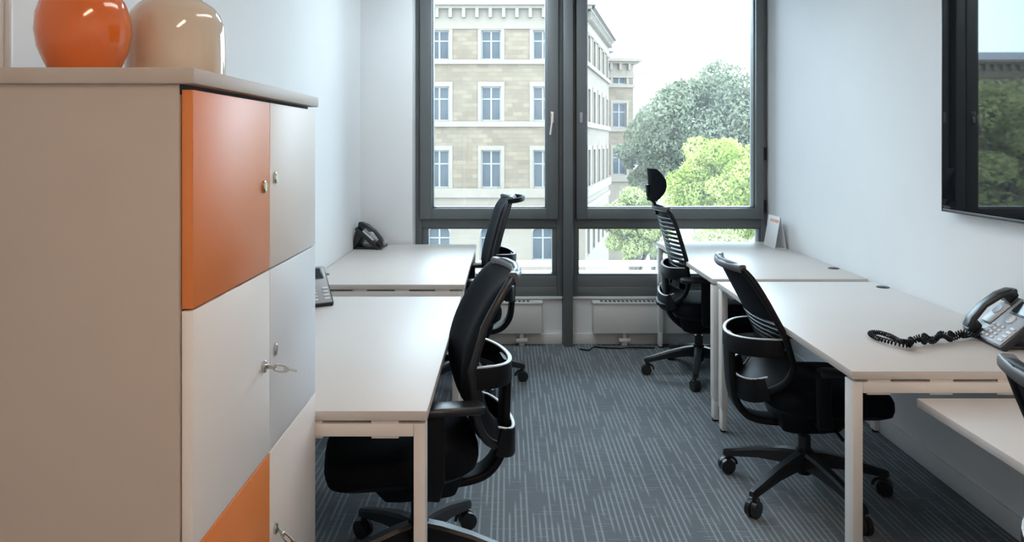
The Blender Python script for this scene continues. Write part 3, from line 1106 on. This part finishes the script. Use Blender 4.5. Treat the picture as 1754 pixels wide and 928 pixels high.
def facade(r, name, length, zbot, ztop, cols, rows, depth, m):
    """wall with real window openings; local x along the wall, front face at y=0. cols: centres; rows: (z0,z1,half width)"""
    xs = sorted({0.0, length} | {c - rw[2] for c in cols for rw in rows} | {c + rw[2] for c in cols for rw in rows})
    zs = sorted({zbot, ztop} | {rw[0] for rw in rows} | {rw[1] for rw in rows})
    V, F = [], []

    def quad(a, b, c, d):
        o_ = len(V)
        V.extend((a, b, c, d))
        F.append((o_, o_ + 1, o_ + 2, o_ + 3))
    for i in range(len(xs) - 1):
        for j in range(len(zs) - 1):
            x0, x1, z0, z1 = xs[i], xs[i + 1], zs[j], zs[j + 1]
            cx_, cz = (x0 + x1) / 2, (z0 + z1) / 2
            if any(abs(cx_ - c) < rw[2] and rw[0] < cz < rw[1] for c in cols for rw in rows):
                continue
            quad((x0, 0, z0), (x1, 0, z0), (x1, 0, z1), (x0, 0, z1))
    D = .28
    for c in cols:
        for z0, z1, hw_ in rows:
            a, b = c - hw_, c + hw_
            quad((a, 0, z0), (a, D, z0), (b, D, z0), (b, 0, z0))
            quad((a, 0, z1), (b, 0, z1), (b, D, z1), (a, D, z1))
            quad((a, 0, z0), (a, 0, z1), (a, D, z1), (a, D, z0))
            quad((b, 0, z0), (b, D, z0), (b, D, z1), (b, 0, z1))
    quad((0, 0, zbot), (0, 0, ztop), (0, depth, ztop), (0, depth, zbot))
    quad((length, 0, zbot), (length, depth, zbot), (length, depth, ztop), (length, 0, ztop))
    quad((0, 0, ztop), (length, 0, ztop), (length, depth, ztop), (0, depth, ztop))
    quad((0, depth, zbot), (0, depth, ztop), (length, depth, ztop), (length, depth, zbot))
    me = bpy.data.meshes.new(name)
    me.from_pydata(V, [], F)
    me.materials.append(m)
    return place(name, me, r)


WIN_CACHE = {}


def house_window(r, x, z0, z1, hw_, arched=False):
    key_ = (round(z1 - z0, 3), round(hw_, 3), arched)
    if key_ not in WIN_CACHE:
        h_ = z1 - z0
        t_ = .07
        fr = [frame_loop(-hw_, hw_, 0, h_, t_, t_, t_, t_, .16, .24), box(-.045, .045, .155, .24, t_, h_ - t_),
              box(-hw_ + t_, hw_ - t_, .157, .24, h_ * .62, h_ * .62 + .07)]
        pane = box(-hw_ + .03, hw_ - .03, .20, .215, .03, h_ - .03)
        if arched:
            # spandrels fill the corners of the opening so that its head is round
            n = 8
            for s in (-1, 1):
                pts = [(s * hw_, h_ - hw_ * .9)] + [(s * hw_ * math.cos(PI / 2 * k / n), h_ - hw_ * .9 + hw_ * .9 * math.sin(PI / 2 * k / n)) for k in range(n + 1)] + [(s * hw_, h_)]
                fr.append(loft([[(p[0], .0, p[1]) for p in pts[1:]], [(p[0], .24, p[1]) for p in pts[1:]]]))
        sur = frame_loop(-hw_ - .18, hw_ + .18, -.02, h_ + .24, .18, .18, .02, .24, -.05, .03)
        WIN_CACHE[key_] = (make_mesh('window', join(*fr), M_HWIN if not arched else M_HWIN, smooth=False), make_mesh('pane', pane, M_HPANE, smooth=False),
                           make_mesh('window_surround', sur, M_TRIM, smooth=False))
    a, b, c = WIN_CACHE[key_]
    wn_ = place('window', a, r, (x, 0, z0))
    place('pane', b, wn_)
    if not arched:
        place('window_surround', c, wn_)


def house(label, loc, rz, length, cols, rows, arch, zbot, ztop, courses, depth=12, wall=None, base_split=None):
    r = thing('stone_house', label, 'building', loc, rz, 'sandstone houses across the street')
    facade(r, 'wall', length, base_split, ztop, cols, rows, depth, M_STONE)
    facade(r, 'ground_floor_wall', length, zbot, base_split, cols, arch, depth, M_STONE_W)
    for c in cols:
        for z0, z1, hw_ in rows:
            house_window(r, c, z0, z1, hw_)
        for z0, z1, hw_ in arch:
            house_window(r, c, z0, z1, hw_, True)
    for z0, z1, pr_ in courses:
        part('string_course', box(-pr_, length + pr_, -pr_, .1, z0, z1), M_TRIM, r, smooth=False)
    part('cornice', join(box(-.35, length + .35, -.35, depth, ztop - .38, ztop - .22), box(-.55, length + .55, -.55, depth, ztop - .22, ztop),
                         box(-.1, length + .1, -.08, .1, ztop - 1.45, ztop - 1.30)), M_TRIM, r, smooth=False)
    part('frieze', box(-.02, length + .02, -.03, .05, ztop - 1.30, ztop - .38), M_TRIM, r, smooth=False)
    k = int(length / .72)
    bme = make_mesh('cornice_bracket', box(-.09, .09, -.34, 0, ztop - .86, ztop - .38), M_TRIM, smooth=False)
    for i in range(k):
        place('cornice_bracket', bme, r, (.36 + i * .72, 0, 0))
    part('roof', loft([[(-.5, -.5, ztop), (length + .5, -.5, ztop), (length + .5, depth, ztop), (-.5, depth, ztop)],
                       [(1.5, 1.8, ztop + .9), (length - 1.5, 1.8, ztop + .9), (length - 1.5, depth - 1.8, ztop + .9), (1.5, depth - 1.8, ztop + .9)]]), M_ROOF, r, smooth=False)
    return r


D0 = 40.0
kz = D0 / F_PX


def zpx(y):
    return 1.42 + (HOR - y) * kz


rows = [(zpx(102), zpx(52), .54), (zpx(207), zpx(148), .54), (zpx(322), zpx(257), .54)]
arch = [(zpx(446), zpx(386), .60)]
courses = [(zpx(110), zpx(102.5), .14), (zpx(217), zpx(208), .14), (zpx(338), zpx(322.5), .18), (zpx(362), zpx(352), .10)]
L0 = 16.3
x_right = 4.25
colsw = [1.97 - 2.82 * k for k in range(5)]
colsl = [c - (x_right - L0) for c in colsw]
house('sandstone house with three rows of tall windows, filling the left window', (x_right - L0, D0, 0), 0.0, L0, colsl, rows, arch, -8.0, zpx(4), courses, base_split=zpx(330))
# wing that turns away to the right behind the post
ang = math.atan2(13.0, 3.1)
wl = 13.4
house('sandstone wing receding behind the window post', (x_right + .05, D0 + .4, 0), ang, wl, [1.6 + 2.6 * k for k in range(5)], rows, arch, -8.0, zpx(4), courses, depth=3.0, base_split=zpx(330))
house('narrow far house block seen beyond the receding wing', (7.6, 56.5, 0), .15, 2.2, [1.1], rows, arch, -8.0, 7.9, courses[:3], depth=8, base_split=zpx(330))

# distant pale block, blue bridge, parked van
t = thing('far_building', 'pale hazy block far behind the trees', 'building', (24.5, 150, -8))
part('walls', box(-4.2, 4.2, 0, 20, 0, 23.6), M_FARB, t, smooth=False)
part('parapet', box(-4.4, 4.4, -.2, 20.2, 23.6, 24.1), M_FARB, t, smooth=False)
for i in range(3):
    for j in range(5):
        part('window', box(-3.1 + i * 2.4, -1.7 + i * 2.4, -.05, .1, 4.0 + j * 3.8, 5.8 + j * 3.8), M_FARB, t, smooth=False)
t = thing('far_bridge', 'dark blue railway bridge far down the street', 'bridge', (24, 120, -8))
part('deck', box(-14, 14, -2, 2, 6.8, 8.6), M_BLUE, t, smooth=False)
for x in (-9, 0, 9):
    part('pier', box(x - .5, x + .5, -1, 1, 0, 6.8), M_TRIM, t, smooth=False)
t = thing('delivery_van', 'white and teal van parked far down the street', 'van', (11.0, 72, -8.0), 0.3)
part('body', box(-1.0, 1.0, -2.4, 2.4, .45, 2.5), M_WHITE, t, 0.2)
part('side_panel', box(-1.02, 1.02, -1.0, 2.0, .9, 2.0), M_TEAL, t)
for sx in (-1, 1):
    for y in (-1.6, 1.6):
        part('wheel', cyl((sx * .85 - .1, y, .36), .36, .2, 'X', 18), M_BLACK, t)

# ------------------------------------------------------------------ trees
rng = np.random.default_rng(5)


def foliage_mesh(name, blobs, n_leaves, size, m):
    """leaves scattered over the shells of many overlapping leafy clumps"""
    B_ = np.array(blobs)                         # cx, cy, cz, r
    wgt = B_[:, 3] ** 2
    idx = rng.choice(len(B_), n_leaves, p=wgt / wgt.sum())
    d = rng.normal(size=(n_leaves, 3))
    d /= np.linalg.norm(d, axis=1, keepdims=True)
    rad = B_[idx, 3] * rng.uniform(.55, 1.08, n_leaves) ** .6
    c = B_[idx, :3] + d * rad[:, None] * np.array([1, 1, .8])
    nrm = d + rng.normal(scale=.6, size=(n_leaves, 3))
    nrm /= np.linalg.norm(nrm, axis=1, keepdims=True)
    ref = rng.normal(size=(n_leaves, 3))
    a = np.cross(nrm, ref)
    a /= np.linalg.norm(a, axis=1, keepdims=True)
    b = np.cross(nrm, a)
    s = size * rng.uniform(.6, 1.3, n_leaves)[:, None]
    q = np.stack([c - a * s, c - b * s * .45, c + a * s, c + b * s * .45], axis=1).reshape(-1, 3)
    me = bpy.data.meshes.new(name)
    me.vertices.add(len(q))
    me.vertices.foreach_set('co', q.astype(np.float32).ravel())
    me.loops.add(len(q))
    me.loops.foreach_set('vertex_index', np.arange(len(q), dtype=np.int32))
    me.polygons.add(n_leaves)
    me.polygons.foreach_set('loop_start', np.arange(0, len(q), 4, dtype=np.int32))
    me.update(calc_edges=True)
    me.validate()
    me.materials.append(m)
    return me


def tree(name, label, loc, height, crown_z, rx, rz_, m, n_blobs=60, n_leaves=18000, size=.11, group='trees outside the windows'):
    """loc is the foot of the trunk; crown centre at crown_z above it"""
    t_ = thing(name, label, 'tree' if 'tree' in name else 'bush', loc, group=group)
    blobs = []
    while len(blobs) < n_blobs:
        p = rng.uniform(-1, 1, 3)
        l = np.linalg.norm(p)
        if l > 1 or l < .35:
            continue
        blobs.append((p[0] * rx * .82, p[1] * rx * .82, crown_z + p[2] * rz_ * .84, rng.uniform(.16, .30) * rx))
    fo = place('foliage', foliage_mesh('foliage', blobs, n_leaves, size, m), t_)
    tr = [tube([(0, 0, 0), (.05, .03, crown_z * .5), (0, 0, crown_z)], .03 * height, 8, scales=[1.2, .9, .5])]
    for b_ in blobs[::4]:
        tr.append(tube([(0, 0, crown_z * .7), (b_[0] * .5, b_[1] * .5, (crown_z * .8 + b_[2]) / 2), (b_[0], b_[1], b_[2])], .009 * height, 6, scales=[1.2, .8, .4]))
    part('trunk', join(*tr), M_BARK, t_, angle=60)
    return t_


G = -8.0


def tree_at(name, label, px, py, d, rx_px, rz_px, m, **kw):
    """crown centre direction picked in the photo, real distance d in metres"""
    X = (px - CX) / F_PX * d
    Z = 1.42 + (HOR - py) / F_PX * d
    return tree(name, label, (X, d, G), Z - G + 2, Z - G, rx_px / F_PX * d, rz_px / F_PX * d, m, **kw)


tree_at('tree', 'big dusky green tree rising behind the bright one', 1225, 228, 34, 150, 122, M_LEAF_D, n_blobs=90, n_leaves=52000, size=.105)
tree_at('tree', 'smaller dusky tree at the left foot of the big one', 1118, 265, 37, 66, 80, M_LEAF_D, n_blobs=40, n_leaves=18000, size=.10)
tree_at('tree', 'bright yellow green tree in front on the right', 1245, 322, 20, 110, 92, M_LEAF_B, n_blobs=80, n_leaves=40000, size=.055)
tree_at('bush', 'green bush low in the right window beside the post', 1085, 385, 24, 74, 66, M_LEAF_M, n_blobs=50, n_leaves=22000, size=.06)
tree_at('bush', 'green bush behind the desk low in the right window', 1230, 450, 18, 110, 70, M_LEAF_M, n_blobs=60, n_leaves=24000, size=.05)
# trees and a house further left along the street, seen mirrored in the dark screen
tree('tree', 'dense tree left along the street, mirrored in the dark screen', (-16.5, 30, G), 12, 8.9, 3.4, 3.4, M_LEAF_M, n_blobs=70, n_leaves=18000, size=.11)
tree('tree', 'dusky tree left along the street, mirrored in the dark screen', (-20.5, 33, G), 12, 8.2, 3.6, 3.2, M_LEAF_D, n_blobs=70, n_leaves=18000, size=.11)
rows2 = [(r0 - 1.0, r1 - 1.0, hw) for r0, r1, hw in rows]
house('sandstone house left along the street, mirrored in the dark screen', (-50, 62, 0), 0.0, 22, [2.4 + 3.2 * k for k in range(6)], rows2, arch, -8.0, 8.4, [], base_split=zpx(350))
